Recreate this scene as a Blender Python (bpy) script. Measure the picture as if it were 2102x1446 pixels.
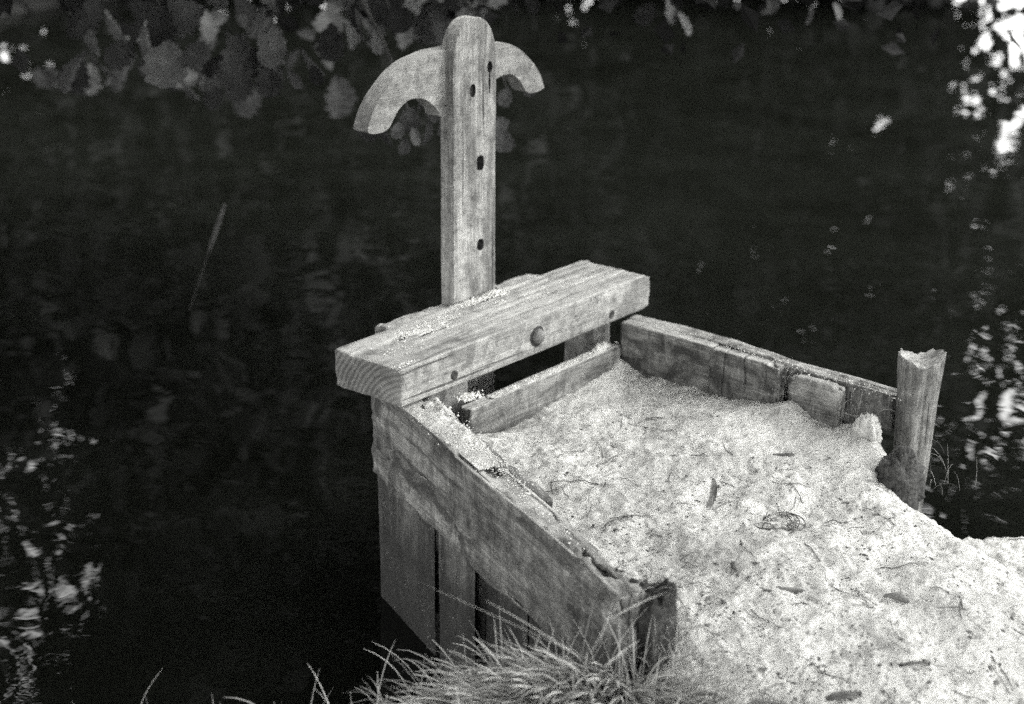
import bpy, bmesh, math, random
import numpy as np
from mathutils import Vector, Matrix

random.seed(7); rng = np.random.default_rng(11)
scene = bpy.context.scene
col = scene.collection
for o in list(bpy.data.objects): bpy.data.objects.remove(o)

# ------------------------------------------------------------------ camera, sky, sun, exposure
CAM = np.array([-2.3934, -2.3244, 1.2831])
R_ = np.array([0.6475, -0.7620, 0.0080]); R_ /= np.linalg.norm(R_)
F_ = np.array([0.7159, 0.6047, -0.3492]); F_ /= np.linalg.norm(F_)
U_ = np.cross(R_, F_)
FPX, IW, IH = 3500.0, 2102, 1446
cd = bpy.data.cameras.new('camera'); cam = bpy.data.objects.new('camera', cd); col.objects.link(cam)
cam.matrix_world = Matrix(((R_[0], U_[0], -F_[0], CAM[0]), (R_[1], U_[1], -F_[1], CAM[1]),
                           (R_[2], U_[2], -F_[2], CAM[2]), (0, 0, 0, 1)))
cd.sensor_width = 36.0; cd.lens = FPX / IW * 36.0
cd.clip_start = 0.05; cd.clip_end = 500.0
cd.dof.use_dof = True; cd.dof.focus_distance = 3.48; cd.dof.aperture_fstop = 2.6
cd.dof.aperture_blades = 0
scene.camera = cam

SUN_AZ, SUN_EL = 138.0, 50.0        # compass: degrees from +Y towards +X
world = bpy.data.worlds.new('World'); scene.world = world; world.use_nodes = True
wn = world.node_tree.nodes; wl = world.node_tree.links; wn.clear()
sky = wn.new('ShaderNodeTexSky'); sky.sky_type = 'NISHITA'; sky.sun_disc = False
sky.sun_elevation = math.radians(SUN_EL); sky.sun_rotation = math.radians(SUN_AZ)
sky.air_density = 3.0; sky.dust_density = 0.5; sky.ozone_density = 1.0
bw = wn.new('ShaderNodeRGBToBW'); tint = wn.new('ShaderNodeMix'); tint.data_type = 'RGBA'; tint.blend_type = 'MULTIPLY'
tint.inputs['Factor'].default_value = 1.0
bg = wn.new('ShaderNodeBackground'); bg.inputs['Strength'].default_value = 0.15
wo = wn.new('ShaderNodeOutputWorld')
wl.new(sky.outputs['Color'], bw.inputs['Color']); wl.new(bw.outputs['Val'], tint.inputs[6])
tint.inputs[7].default_value = (1.0, 1.0, 0.985, 1)
wl.new(tint.outputs[2], bg.inputs['Color']); wl.new(bg.outputs['Background'], wo.inputs['Surface'])

sl = bpy.data.lights.new('sun', 'SUN'); sl.energy = 0.5; sl.angle = math.radians(32); sl.color = (1.0, 0.995, 0.97)
sun = bpy.data.objects.new('sun', sl); col.objects.link(sun)
a, e = math.radians(SUN_AZ), math.radians(SUN_EL)
sdir = Vector((math.sin(a) * math.cos(e), math.cos(a) * math.cos(e), math.sin(e)))
sun.rotation_euler = (-sdir).to_track_quat('-Z', 'Y').to_euler()

scene.view_settings.view_transform = 'Standard'; scene.view_settings.look = 'None'
scene.view_settings.exposure = 3.2; scene.view_settings.gamma = 1.0
scene.cycles.use_denoising = False
scene.cycles.max_bounces = 5; scene.cycles.caustics_reflective = False; scene.cycles.caustics_refractive = False

# ------------------------------------------------------------------ helpers
def ray(x, y):
    d = R_ * (x - IW / 2) / FPX - U_ * (y - IH / 2) / FPX + F_
    return d / np.linalg.norm(d)
def on_z(x, y, z):
    d = ray(x, y); return CAM + d * (z - CAM[2]) / d[2]
def at_dist(x, y, dist): return CAM + ray(x, y) * dist

def _hash(ix, iy, iz, seed):
    h = (ix.astype(np.int64) * 374761393 + iy.astype(np.int64) * 668265263 + iz.astype(np.int64) * 2147483647 + seed * 1274126177) & 0xffffffff
    h = ((h ^ (h >> 13)) * 1274126177) & 0xffffffff
    h = h ^ (h >> 16)
    return (h & 0xffff) / 65535.0 * 2 - 1
def vnoise(x, y, z=0.0, seed=0):
    x, y, z = np.broadcast_arrays(np.asarray(x, float), np.asarray(y, float), np.asarray(z, float))
    ix, iy, iz = np.floor(x).astype(int), np.floor(y).astype(int), np.floor(z).astype(int)
    fx, fy, fz = x - ix, y - iy, z - iz
    ux, uy, uz = [f * f * (3 - 2 * f) for f in (fx, fy, fz)]
    r = 0
    for dx in (0, 1):
        for dy in (0, 1):
            for dz in (0, 1):
                r = r + _hash(ix + dx, iy + dy, iz + dz, seed) * (ux if dx else 1 - ux) * (uy if dy else 1 - uy) * (uz if dz else 1 - uz)
    return r
def fbm(x, y, z=0.0, octv=4, seed=0, gain=0.5):
    r = 0; a = 1.0; f = 1.0
    for k in range(octv):
        r = r + a * vnoise(np.asarray(x) * f, np.asarray(y) * f, np.asarray(z) * f, seed + k * 17); a *= gain; f *= 2.03
    return r
def sstep(a, b, x):
    t = np.clip((np.asarray(x, float) - a) / (b - a), 0, 1); return t * t * (3 - 2 * t)

def mesh_np(name, verts, quads=None, tris=None, smooth=True):
    me = bpy.data.meshes.new(name)
    verts = np.asarray(verts, np.float32)
    me.vertices.add(len(verts)); me.vertices.foreach_set('co', verts.ravel())
    loops = []; starts = []; totals = []; p = 0
    if quads is not None and len(quads):
        q = np.asarray(quads, np.int32); loops.append(q.ravel()); starts.append(np.arange(len(q)) * 4); p = len(q) * 4
    if tris is not None and len(tris):
        t = np.asarray(tris, np.int32); loops.append(t.ravel()); starts.append(p + np.arange(len(t)) * 3)
    lv = np.concatenate(loops).astype(np.int32); ls = np.concatenate(starts).astype(np.int32)
    me.loops.add(len(lv)); me.loops.foreach_set('vertex_index', lv)
    me.polygons.add(len(ls)); me.polygons.foreach_set('loop_start', ls)
    me.polygons.foreach_set('use_smooth', np.full(len(ls), smooth))
    me.update(calc_edges=True); me.validate()
    return me
def link(name, me, mat=None, parent=None, mw=None):
    o = bpy.data.objects.new(name, me); col.objects.link(o)
    if me is not None and mat is not None and len(me.materials) == 0: me.materials.append(mat)
    if parent is not None: o.parent = parent
    if mw is not None: o.matrix_local = mw if parent is None else (parent.matrix_world.inverted() @ mw)
    return o
def tag(o, label=None, cat=None, group=None, kind=None):
    if label: o['label'] = label
    if cat: o['category'] = cat
    if group: o['group'] = group
    if kind: o['kind'] = kind
    return o
def thing(name, loc, label, cat, group=None):
    o = bpy.data.objects.new(name, None); col.objects.link(o); o.empty_display_size = 0.05
    o.location = loc; o.matrix_world = Matrix.Translation(loc)
    return tag(o, label, cat, group)
def frame(origin, xdir, zdir=(0, 0, 1)):
    x = Vector(xdir).normalized(); z = Vector(zdir); y = z.cross(x).normalized(); z = x.cross(y)
    m = Matrix.Identity(4)
    for i in range(3): m[i][0], m[i][1], m[i][2], m[i][3] = x[i], y[i], z[i], origin[i]
    return m

def timber(L, W, H, nl, sp=0.006, r=0.006, amp=0.0015, seed=0, fn=None, taper=None, endamp=0.003):
    """A sawn, weathered timber: x 0..L along the grain, y +-W/2, z +-H/2. fn(x,y,z,ny,nz)->offset along normal"""
    hy, hz = W / 2, H / 2; r = min(r, hy * .9, hz * .9)
    pts = []; nrm = []
    def side(p0, p1, n):
        k = max(2, int(math.dist(p0, p1) / sp))
        for i in range(k):
            t = i / k; pts.append((p0[0] + (p1[0] - p0[0]) * t, p0[1] + (p1[1] - p0[1]) * t)); nrm.append(n)
    def corner(c, a0):
        for i in range(3):
            a = a0 + math.pi / 2 * i / 3; pts.append((c[0] + r * math.cos(a), c[1] + r * math.sin(a))); nrm.append((math.cos(a), math.sin(a)))
    side((hy, -hz + r), (hy, hz - r), (1, 0)); corner((hy - r, hz - r), 0)
    side((hy - r, hz), (-hy + r, hz), (0, 1)); corner((-hy + r, hz - r), math.pi / 2)
    side((-hy, hz - r), (-hy, -hz + r), (-1, 0)); corner((-hy + r, -hz + r), math.pi)
    side((-hy + r, -hz), (hy - r, -hz), (0, -1)); corner((hy - r, -hz + r), -math.pi / 2)
    P = np.array(pts); N = np.array(nrm); M = len(P)
    xs = np.linspace(0, L, nl)
    e = min(0.006, L * .2)
    xs = np.concatenate([[0, e * .3], np.linspace(e, L - e, nl - 4), [L - e * .3, L]])
    X = np.repeat(xs[:, None], M, 1); Y = np.repeat(P[None, :, 0], len(xs), 0); Z = np.repeat(P[None, :, 1], len(xs), 0)
    NY = np.repeat(N[None, :, 0], len(xs), 0); NZ = np.repeat(N[None, :, 1], len(xs), 0)
    d = amp * (fbm(X * 3, Y * 28, Z * 28, 3, seed) + 1.4 * fbm(X * 2.2, Y * 4, Z * 4, 2, seed + 5))
    if fn is not None: d = d + fn(X, Y, Z, NY, NZ)
    endin = np.where((X < e * .25) | (X > L - e * .25), -.0035, np.where((X < e * .9) | (X > L - e * .9), -.001, 0))
    d = d + endin
    if taper is not None:
        ty, tz, oy, oz = taper(X / L)
        Y2, Z2 = Y * ty + oy, Z * tz + oz
    else: Y2, Z2 = Y, Z
    V = np.stack([X, Y2 + NY * d, Z2 + NZ * d], -1)
    # ragged ends
    en = endamp * fbm(Y * 30, Z * 30, 0.3, 3, seed + 9)
    wl0 = sstep(.06, 0, X); wl1 = sstep(L - .06, L, X)
    V[..., 0] += en * wl0 + endamp * fbm(Y * 30, Z * 30, 9.3, 3, seed + 9) * wl1
    n = len(xs)
    verts = V.reshape(-1, 3)
    i = np.arange(n - 1)[:, None] * M; j = np.arange(M)[None, :]; j2 = (j + 1) % M
    quads = np.stack([i + j, i + M + j, i + M + j2, i + j2], -1).reshape(-1, 4)[:, ::-1]
    vs = [verts]; qs = [quads]; ts = []; base = len(verts)
    for end, ring0 in ((0, 0), (1, (n - 1) * M)):
        ring = verts[ring0:ring0 + M]; c = ring.mean(0); prev = ring0 + np.arange(M)
        for s in (.82, .55, .28):
            rr = c + (ring - c) * s; rr[:, 0] = c[0] + (ring[:, 0] - c[0]) * s
            rr[:, 0] += .0012 * fbm(rr[:, 1] * 90, rr[:, 2] * 90, s, 2, seed + 3)
            idx = base + np.arange(M); vs.append(rr); base += M
            q = np.stack([prev, np.roll(prev, -1), np.roll(idx, -1), idx], -1)
            qs.append(q[:, ::-1] if end == 0 else q); prev = idx
        vs.append(c[None]); ci = base; base += 1
        t = np.stack([prev, np.roll(prev, -1), np.full(M, ci)], -1)
        ts.append(t[:, ::-1] if end == 0 else t)
    me = mesh_np('timber', np.concatenate(vs), np.concatenate(qs), np.concatenate(ts))
    bm = bmesh.new(); bm.from_mesh(me); bmesh.ops.recalc_face_normals(bm, faces=bm.faces); bm.to_mesh(me); bm.free()
    return me

def tube(path, radii, k=7, seed=0, amp=0.0, close=True):
    path = np.asarray(path, float); n = len(path)
    T = np.gradient(path, axis=0); T /= np.linalg.norm(T, axis=1)[:, None] + 1e-9
    up = np.array([0, 0, 1.0]) if abs(T[0][2]) < .9 else np.array([1.0, 0, 0])
    V = []
    for i in range(n):
        a = np.cross(T[i], up); a /= np.linalg.norm(a) + 1e-9; b = np.cross(T[i], a)
        for j in range(k):
            th = 2 * math.pi * j / k; rr = radii[i]
            if amp: rr *= 1 + amp * float(vnoise(math.cos(th) * 1.7 + 5, math.sin(th) * 1.7 + 5, i * .35, seed))
            V.append(path[i] + rr * (math.cos(th) * a + math.sin(th) * b))
    q = [(i * k + j, i * k + (j + 1) % k, (i + 1) * k + (j + 1) % k, (i + 1) * k + j) for i in range(n - 1) for j in range(k)]
    t = []
    if close:
        V.append(path[0]); V.append(path[-1]); c0, c1 = n * k, n * k + 1
        t += [(c0, (j + 1) % k, j) for j in range(k)] + [(c1, (n - 1) * k + j, (n - 1) * k + (j + 1) % k) for j in range(k)]
    return np.array(V), np.array(q), np.array(t) if t else None
class Bag:
    def __init__(s): s.v = []; s.q = []; s.t = []; s.n = 0
    def add(s, v, q=None, t=None):
        if q is not None and len(q): s.q.append(np.asarray(q) + s.n)
        if t is not None and len(t): s.t.append(np.asarray(t) + s.n)
        s.v.append(np.asarray(v)); s.n += len(v)
    def mesh(s, name, smooth=True):
        return mesh_np(name, np.concatenate(s.v), np.concatenate(s.q) if s.q else None, np.concatenate(s.t) if s.t else None, smooth)

# ------------------------------------------------------------------ materials
def G(v, w=0.0): return (v * (1 + w * .5), v, v * (.965 - w), 1)
class Mat:
    def __init__(s, name, rough=.85, spec=.3):
        s.m = bpy.data.materials.new(name); s.m.use_nodes = True; s.nt = s.m.node_tree; s.N = s.nt.nodes
        s.b = s.N['Principled BSDF']; s.b.inputs['Roughness'].default_value = rough; s.b.inputs['Specular IOR Level'].default_value = spec
    def n(s, t, **k):
        x = s.N.new(t)
        for a, v in k.items(): setattr(x, a, v)
        return x
    def l(s, a, b): s.nt.links.new(a, b)
    def math(s, op, a, b=None, clamp=False):
        x = s.n('ShaderNodeMath', operation=op, use_clamp=clamp)
        for i, v in enumerate((a, b)):
            if v is None: continue
            if isinstance(v, (int, float)): x.inputs[i].default_value = v
            else: s.l(v, x.inputs[i])
        return x.outputs[0]
    def noise(s, vec, scale, detail=4, rough=.55, dist=0.0):
        x = s.n('ShaderNodeTexNoise'); x.inputs['Scale'].default_value = scale; x.inputs['Detail'].default_value = detail
        x.inputs['Roughness'].default_value = rough; x.inputs['Distortion'].default_value = dist
        if vec is not None: s.l(vec, x.inputs['Vector'])
        return x.outputs['Fac']
    def mapping(s, vec, scale=(1, 1, 1), loc=(0, 0, 0)):
        x = s.n('ShaderNodeMapping'); x.inputs['Scale'].default_value = scale; x.inputs['Location'].default_value = loc; s.l(vec, x.inputs['Vector']); return x.outputs[0]
    def ramp(s, fac, stops):
        x = s.n('ShaderNodeValToRGB'); e = x.color_ramp.elements
        while len(e) < len(stops): e.new(.5)
        for i, (p, c) in enumerate(stops):
            e[i].position = p; e[i].color = c if isinstance(c, tuple) else (c, c, c, 1)
        s.l(fac, x.inputs['Fac']); return x.outputs['Color']
    def mix(s, fac, a, b, mode='MIX'):
        x = s.n('ShaderNodeMix', data_type='RGBA', blend_type=mode)
        for i, v in ((0, fac), (6, a), (7, b)):
            if isinstance(v, (int, float)): x.inputs[i].default_value = v
            elif isinstance(v, tuple): x.inputs[i].default_value = v
            else: s.l(v, x.inputs[i])
        return x.outputs[2]
    def bump(s, h, strength, dist, prev=None):
        x = s.n('ShaderNodeBump'); x.inputs['Strength'].default_value = strength; x.inputs['Distance'].default_value = dist
        s.l(h, x.inputs['Height'])
        if prev is not None: s.l(prev, x.inputs['Normal'])
        return x.outputs[0]

def wood(name, lo=.07, mid=.16, hi=.30, stain=.5, grain_axis=0, speck=.35, blotch=.5, dust=.7, drip=.0, wet=None, crack=.8):
    m = Mat(name, .9, .2)
    tc = m.n('ShaderNodeTexCoord'); oi = m.n('ShaderNodeObjectInfo')
    off = m.n('ShaderNodeVectorMath', operation='SCALE'); cmb = m.n('ShaderNodeCombineXYZ')
    for k in range(3): m.l(m.math('MULTIPLY', oi.outputs['Random'], 13.7 * (k + 1)), cmb.inputs[k])
    add = m.n('ShaderNodeVectorMath', operation='ADD'); m.l(tc.outputs['Object'], add.inputs[0]); m.l(cmb.outputs[0], add.inputs[1])
    v = add.outputs[0]
    sc = lambda along, across: tuple(along if i == grain_axis else across for i in range(3))
    g1 = m.noise(m.mapping(v, sc(2.2, 30)), 1.0, 5, .6, .6)
    g2 = m.noise(m.mapping(v, sc(9, 230)), 1.0, 3, .6)
    bl = m.noise(m.mapping(v, sc(5, 11)), 1.0, 4, .6, .4)
    fn = m.noise(v, 420, 2, .6)
    f = m.math('ADD', m.math('MULTIPLY', g1, .34), m.math('MULTIPLY', g2, .30))
    f = m.math('ADD', f, m.math('MULTIPLY', bl, blotch * .5))
    f = m.math('ADD', f, m.math('MULTIPLY', fn, .30))
    c = m.ramp(m.math('DIVIDE', f, .94 + blotch * .5), [(.425, G(lo)), (.5, G(mid)), (.58, G(hi))])
    pat = m.noise(v, 38, 5, .7, .5)
    c = m.mix(1.0, c, m.ramp(pat, [(.34, .55), (.5, 1.0), (.66, 1.3)]), 'MULTIPLY')
    # long dark drying cracks
    cr = m.noise(m.mapping(v, sc(1.6, 75), (3, 5, 1)), 1.0, 2, .5, .3)
    crm = m.ramp(cr, [(.30, 1.0), (.345, 0.0)])
    c = m.mix(m.math('MULTIPLY', crm, crack), c, G(.025))
    # stains
    st = m.noise(m.mapping(v, sc(4.5, 8), (7, 2, 9)), 1.0, 5, .65, 1.0)
    c = m.mix(m.math('MULTIPLY', m.ramp(st, [(.51, 0.0), (.60, 1.0)]), stain), c, G(lo * .55))
    if drip:
        dr = m.noise(m.mapping(v, sc(17, 3), (1, 8, 3)), 1.0, 5, .7, 1.6)
        c = m.mix(m.math('MULTIPLY', m.ramp(dr, [(.50, 0.0), (.62, 1.0)]), drip), c, G(lo * .5))
        c = m.mix(m.math('MULTIPLY', m.ramp(dr, [(.33, 1.0), (.43, 0.0)]), drip * .7), c, G(hi * 1.05))
    pit = m.noise(m.mapping(v, sc(60, 150)), 1.0, 3, .7)
    c = m.mix(m.math('MULTIPLY', m.ramp(pit, [(.27, 1.0), (.36, 0.0)]), .75), c, G(lo * .35))
    if wet is not None:
        sw = m.n('ShaderNodeSeparateXYZ'); m.l(tc.outputs['Object'], sw.inputs[0])
        c = m.mix(m.math('MULTIPLY', m.ramp(m.math('ADD', sw.outputs[0], m.math('MULTIPLY', bl, .16)), [(wet, 1.0), (wet + .14, 0.0)]), .85), c, G(.016))
    # end grain: rings
    sep = m.n('ShaderNodeSeparateXYZ'); m.l(tc.outputs['Normal'], sep.inputs[0])
    en = m.math('POWER', m.math('ABSOLUTE', sep.outputs[grain_axis]), 6)
    rg = m.n('ShaderNodeTexWave', wave_type='RINGS', rings_direction='XYZ'[grain_axis] if False else 'SPHERICAL')
    rg.inputs['Scale'].default_value = 26; rg.inputs['Distortion'].default_value = 2.0; rg.inputs['Detail'].default_value = 3
    m.l(m.mapping(tc.outputs['Object'], (1, 1, 1), (0, .13, .11)), rg.inputs['Vector'])
    ec = m.ramp(m.math('ADD', m.math('MULTIPLY', rg.outputs['Fac'], .3), m.math('MULTIPLY', bl, .8)), [(.3, G(lo * .6)), (.75, G(mid))])
    c = m.mix(m.math('MINIMUM', en, 1.0), c, ec)
    # pale lichen / sand specks
    sp = m.noise(v, 260, 2, .5); spm = m.math('MULTIPLY', m.ramp(sp, [(.64, 0.0), (.72, 1.0)]), m.ramp(m.noise(v, 14, 3), [(.45, 0.0), (.6, speck)]))
    c = m.mix(spm, c, G(.5))
    # bleached, sand-dusted upper faces
    geo = m.n('ShaderNodeNewGeometry'); sz = m.n('ShaderNodeSeparateXYZ'); m.l(geo.outputs['Normal'], sz.inputs[0])
    up = m.math('MULTIPLY', m.ramp(sz.outputs[2], [(.55, 0.0), (.85, 1.0)]), m.ramp(m.math('ADD', m.math('MULTIPLY', g1, .5), m.math('MULTIPLY', m.noise(v, 22, 4, .65), .5)), [(.36, 0.0), (.56, dust)]))
    c = m.mix(up, c, G(.42))
    m.l(c, m.b.inputs['Base Color'])
    h = m.math('ADD', m.math('MULTIPLY', g2, .5), m.math('ADD', m.math('MULTIPLY', g1, .6), m.math('MULTIPLY', crm, -crack)))
    m.l(m.bump(h, .8, .0025, m.bump(fn, .35, .001)), m.b.inputs['Normal'])
    return m.m

M = {}
M['beam'] = wood('weathered_oak', .12, .20, .29, .55, 0, .5, dust=.5, drip=.22)
M['stem'] = wood('weathered_stem_oak', .10, .19, .30, .55, 2, .5)
M['handle'] = wood('smooth_handle_wood', .14, .19, .25, .3, 0, .1, .5, .3, crack=.12)
M['plank'] = wood('damp_plank', .05, .12, .25, .85, 0, .5, .9, drip=.5, crack=.35)
M['board'] = wood('wet_board', .025, .06, .13, .7, 0, .5, .9, drip=0, wet=.70)
M['inner'] = wood('pale_plank', .08, .16, .25, .65, 0, .4, .6, drip=.4)
M['post'] = wood('split_post_wood', .05, .12, .22, .5, 2, .3, .6)
M['moss'] = wood('mossy_plank', .05, .10, .17, .6, 0, .6, .8, dust=.12)
M['dark'] = wood('dark_wet_wood', .012, .03, .06, .5, 2, .1, dust=0.0)
M['chip'] = wood('bark_chip', .05, .10, .17, .4, 0, 0, dust=0.0)
def plain(name, v, rough=.8, var=.4, scale=60, spec=.2, w=0.0):
    m = Mat(name, rough, spec); tc = m.n('ShaderNodeTexCoord')
    nz = m.noise(tc.outputs['Object'], scale, 4, .6)
    m.l(m.ramp(nz, [(.3, G(v * (1 - var), w)), (.7, G(v * (1 + var), w))]), m.b.inputs['Base Color'])
    m.l(m.bump(nz, .5, .004), m.b.inputs['Normal']); return m.m
M['iron'] = plain('rusty_iron', .10, .65, .5, 240, .5)
M['rot'] = plain('rotten_wood_hole_shade', .03, .95, .7, 90)  # also darkens the stem hole walls in place of shade
M['stone'] = plain('pale_clod', .36, .9, .25, 90)
M['sod'] = plain('dark_sod', .04, .95, .8, 120)
M['crumb'] = plain('sand_crumb', .58, .9, .3, 300)
M['bark'] = plain('tree_bark', .05, .9, .5, 14)
M['reed'] = plain('dry_reed', .22, .8, .2, 40)
M['earth'] = plain('dark_earth', .03, .95, .5, 5)

def leafmat(name, v, backv):
    m = Mat(name, .8, .12)
    oi = m.n('ShaderNodeObjectInfo'); g = m.n('ShaderNodeNewGeometry')
    tc = m.n('ShaderNodeTexCoord')
    nz = m.noise(tc.outputs['Object'], 3.1, 3, .6)
    k = m.math('ADD', .3, m.math('MULTIPLY', m.math('POWER', oi.outputs['Random'], 2.0), 1.1))
    c = m.mix(g.outputs['Backfacing'], G(v, -.02), G(backv, -.02))
    c = m.mix(1.0, c, m.ramp(nz, [(.3, .6), (.7, 1.3)]), 'MULTIPLY')
    vm = m.n('ShaderNodeVectorMath', operation='SCALE'); m.l(c, vm.inputs[0]); m.l(k, vm.inputs['Scale'])
    m.l(vm.outputs[0], m.b.inputs['Base Color']); return m.m
M['leaf'] = leafmat('alder_leaf', .06, .075)
M['crown'] = leafmat('crown_foliage', .032, .036)

def grassmat():
    m = Mat('dry_grass', .7, .3); tc = m.n('ShaderNodeTexCoord'); 
    at = m.n('ShaderNodeAttribute', attribute_name='tone')
    m.l(m.ramp(at.outputs['Fac'], [(0.0, G(.05)), (.5, G(.22)), (1.0, G(.48))]), m.b.inputs['Base Color']); return m.m
M['grass'] = grassmat()

def sandmat():
    m = Mat('river_sand', .95, .1); tc = m.n('ShaderNodeTexCoord'); v = tc.outputs['Object']
    big = m.noise(v, 6, 5, .6, .5)
    c = m.ramp(big, [(.32, G(.29)), (.5, G(.44)), (.68, G(.54))])
    gr = m.noise(v, 330, 3, .7)
    c = m.mix(1.0, c, m.ramp(gr, [(.3, .72), (.48, 1.0), (.7, 1.1)]), 'MULTIPLY')
    # dark organic specks, denser in drifts, stretched a little
    den = m.ramp(m.noise(m.mapping(v, (1.0, 1.4, 1)), 7, 5, .65, .8), [(.42, 0.0), (.68, 1.0)])
    for scl, lo, wgt in ((230, .60, .5), (130, .61, .55), (60, .65, .5)):
        s = m.noise(m.mapping(v, (.7, 1.25, 1), (scl, 0, 0)), scl, 2, .6, .3)
        th = m.math('SUBTRACT', s, m.math('MULTIPLY', m.math('SUBTRACT', 1.0, den), .035))
        mk = m.math('MULTIPLY', m.ramp(th, [(lo - .035, 0.0), (lo + .02, 1.0)]), wgt)
        c = m.mix(mk, c, G(.09))
    # thin dark mud film where debris gathers
    mud = m.ramp(m.noise(m.mapping(v, (.8, 1.6, 1), (4, 4, 0)), 13, 6, .7, 1.2), [(.60, 0.0), (.74, .75)])
    c = m.mix(mud, c, G(.16))
    sz = m.n('ShaderNodeSeparateXYZ'); m.l(v, sz.inputs[0])
    wet = m.ramp(m.math('ADD', m.math('MULTIPLY', sz.outputs[2], -1.0), m.math('MULTIPLY', m.noise(v, 18, 4, .6), .10)), [(.50, 0.0), (.56, .85)])
    c = m.mix(wet, c, G(.10))
    m.l(c, m.b.inputs['Base Color'])
    m.l(m.bump(gr, .6, .003, m.bump(m.noise(v, 120, 4, .7), .7, .005)), m.b.inputs['Normal']); return m.m
M['sand'] = sandmat()

def watermat():
    m = Mat('stream_water', .008, .5); tc = m.n('ShaderNodeTexCoord'); v = tc.outputs['Object']
    m.b.inputs['IOR'].default_value = 1.333
    m.l(m.ramp(m.noise(v, 1.7, 5, .65, .6), [(.35, (.0028, .0031, .0024, 1)), (.75, (.0058, .0064, .0053, 1))]), m.b.inputs['Base Color'])
    # slow swell, then wind ripples that come and go
    r1 = m.noise(m.mapping(v, (1.0, 1.3, 1)), 1.9, 0, .5, .3)
    r2 = m.noise(m.mapping(v, (1.2, .8, 1)), 8, 0, .5, .4)
    patch = m.ramp(m.noise(v, 1.1, 2, .5), [(.52, .12), (.66, 1.0)])
    r3 = m.math('MULTIPLY', m.noise(v, 26, 1, .5), patch)
    b = m.bump(r1, 1.0, .007); b = m.bump(r2, 1.0, .0008, b); b = m.bump(r3, 1.0, .0006, b)
    m.l(b, m.b.inputs['Normal']); return m.m
M['water'] = watermat()

# ------------------------------------------------------------------ layout constants
ZW = -0.62                                   # water level
WS, WE = np.array([.078, .175]), np.array([-.335, -.825])   # left wing, outer face line (far end, near end)
wd = (WE - WS) / np.linalg.norm(WE - WS); wnrm = np.array([-wd[1], wd[0]])   # unit along, unit to the inside (+x)
if wnrm[0] < 0: wnrm = -wnrm
WL = np.linalg.norm(WE - WS)

def land_sd(x, y):
    """signed distance-like value: >0 on the near bank"""
    # bank line runs roughly across the view
    px, py = -.30, -.80
    s = (x - px) * .647 + (y - py) * -.762          # along image-right
    d = -((x - px) * .762 + (y - py) * .647)        # towards the camera
    edge = -.95 + .90 * sstep(.5, .0, s) + .07 * sstep(-.1, -.9, s) + .045 * fbm(x * 5, y * 5, 0, 4, 41)
    return d - edge
def sand_h(x, y):
    x = np.asarray(x, float); y = np.asarray(y, float)
    s = (x + .30) * .647 - (y + .80) * .762; d = -((x + .30) * .762 + (y + .80) * .647)
    z = -.212 - .225 * sstep(.56, .81 + .40 * sstep(-.72, -.35, d), s) - .10 * sstep(-.25, .35, d)
    z += .018 * sstep(-.15, -.5, y) * sstep(.45, .75, x) * sstep(-.8, -.66, y)
    z += .035 * np.exp(-(((x - .735) / .05) ** 2 + ((y + .5) / .05) ** 2)) + .03 * np.exp(-(((x - .74) / .04) ** 2 + ((y + .02) / .05) ** 2))
    z += .02 * np.exp(-(((x - .16) / .06) ** 2 + ((y + .02) / .06) ** 2)) - .02 * np.exp(-(((x - .3) / .25) ** 2 + ((y + .0) / .05) ** 2))
    # mound kept high by the sod beside the post
    z += .05 * np.exp(-(((x - .71) / .06) ** 2 + ((y + .74) / .07) ** 2))
    und = .012 * fbm(x * 5, y * 5, 0, 3, 3) + .0065 * fbm(x * 14, y * 17, 0, 3, 8)
    lump = fbm(x * 75, y * 75, 0, 2, 21, .7)
    z += und + .0026 * lump + .0028 * np.maximum(0, fbm(x * 110, y * 110, 0, 2, 33)) 
    # inside line of the left wing
    sx, sy = x - WS[0], y - WS[1]
    ins = sx * wnrm[0] + sy * wnrm[1]; al = sx * wd[0] + sy * wd[1]
    along = al < WL + .03
    z = np.where(along, z - .75 * sstep(.055, .02, ins), z)
    # behind the stop board and outside the right wing
    z -= .8 * sstep(.0, .035, y) * (x > -.2)
    z -= .8 * sstep(.775, .815, x - .05 * sstep(-.60, -.66, y)) * (y > -.76)
    # bank edge into the stream
    ld = land_sd(x, y)
    inbox = ((ins > .0) & along & (x < .80) & (y < .06)) | ((x < .82) & (x > .0) & (y < 0) & (y > -.92))
    z = np.where(inbox, z, z - .55 * sstep(.07, -.12, ld))
    return z

def sand_pt(px, py, lift=0.0):
    z = -.25
    for _ in range(12):
        p = on_z(px, py, z); z = .5 * z + .5 * float(sand_h(p[0], p[1]))
    p = on_z(px, py, z); return Vector((p[0], p[1], float(sand_h(p[0], p[1])) + lift))

# ------------------------------------------------------------------ ground, sand, water
def axis(c0, c1, step, far, grow=1.25):
    a = list(np.arange(c0, c1 + step / 2, step)); s = step
    while a[-1] < far: s *= grow; a.append(a[-1] + s)
    s = step
    while a[0] > -far: s *= grow; a.insert(0, a[0] - s)
    return np.array(a)
def grid_mesh(name, xs, ys, zf):
    X, Y = np.meshgrid(xs, ys, indexing='ij'); Z = zf(X, Y)
    nx, ny = len(xs), len(ys)
    i = np.arange(nx - 1)[:, None] * ny; j = np.arange(ny - 1)[None, :]
    q = np.stack([i + j, i + ny + j, i + ny + j + 1, i + j + 1], -1).reshape(-1, 4)
    return mesh_np(name, np.stack([X, Y, Z], -1).reshape(-1, 3), q)

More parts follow.
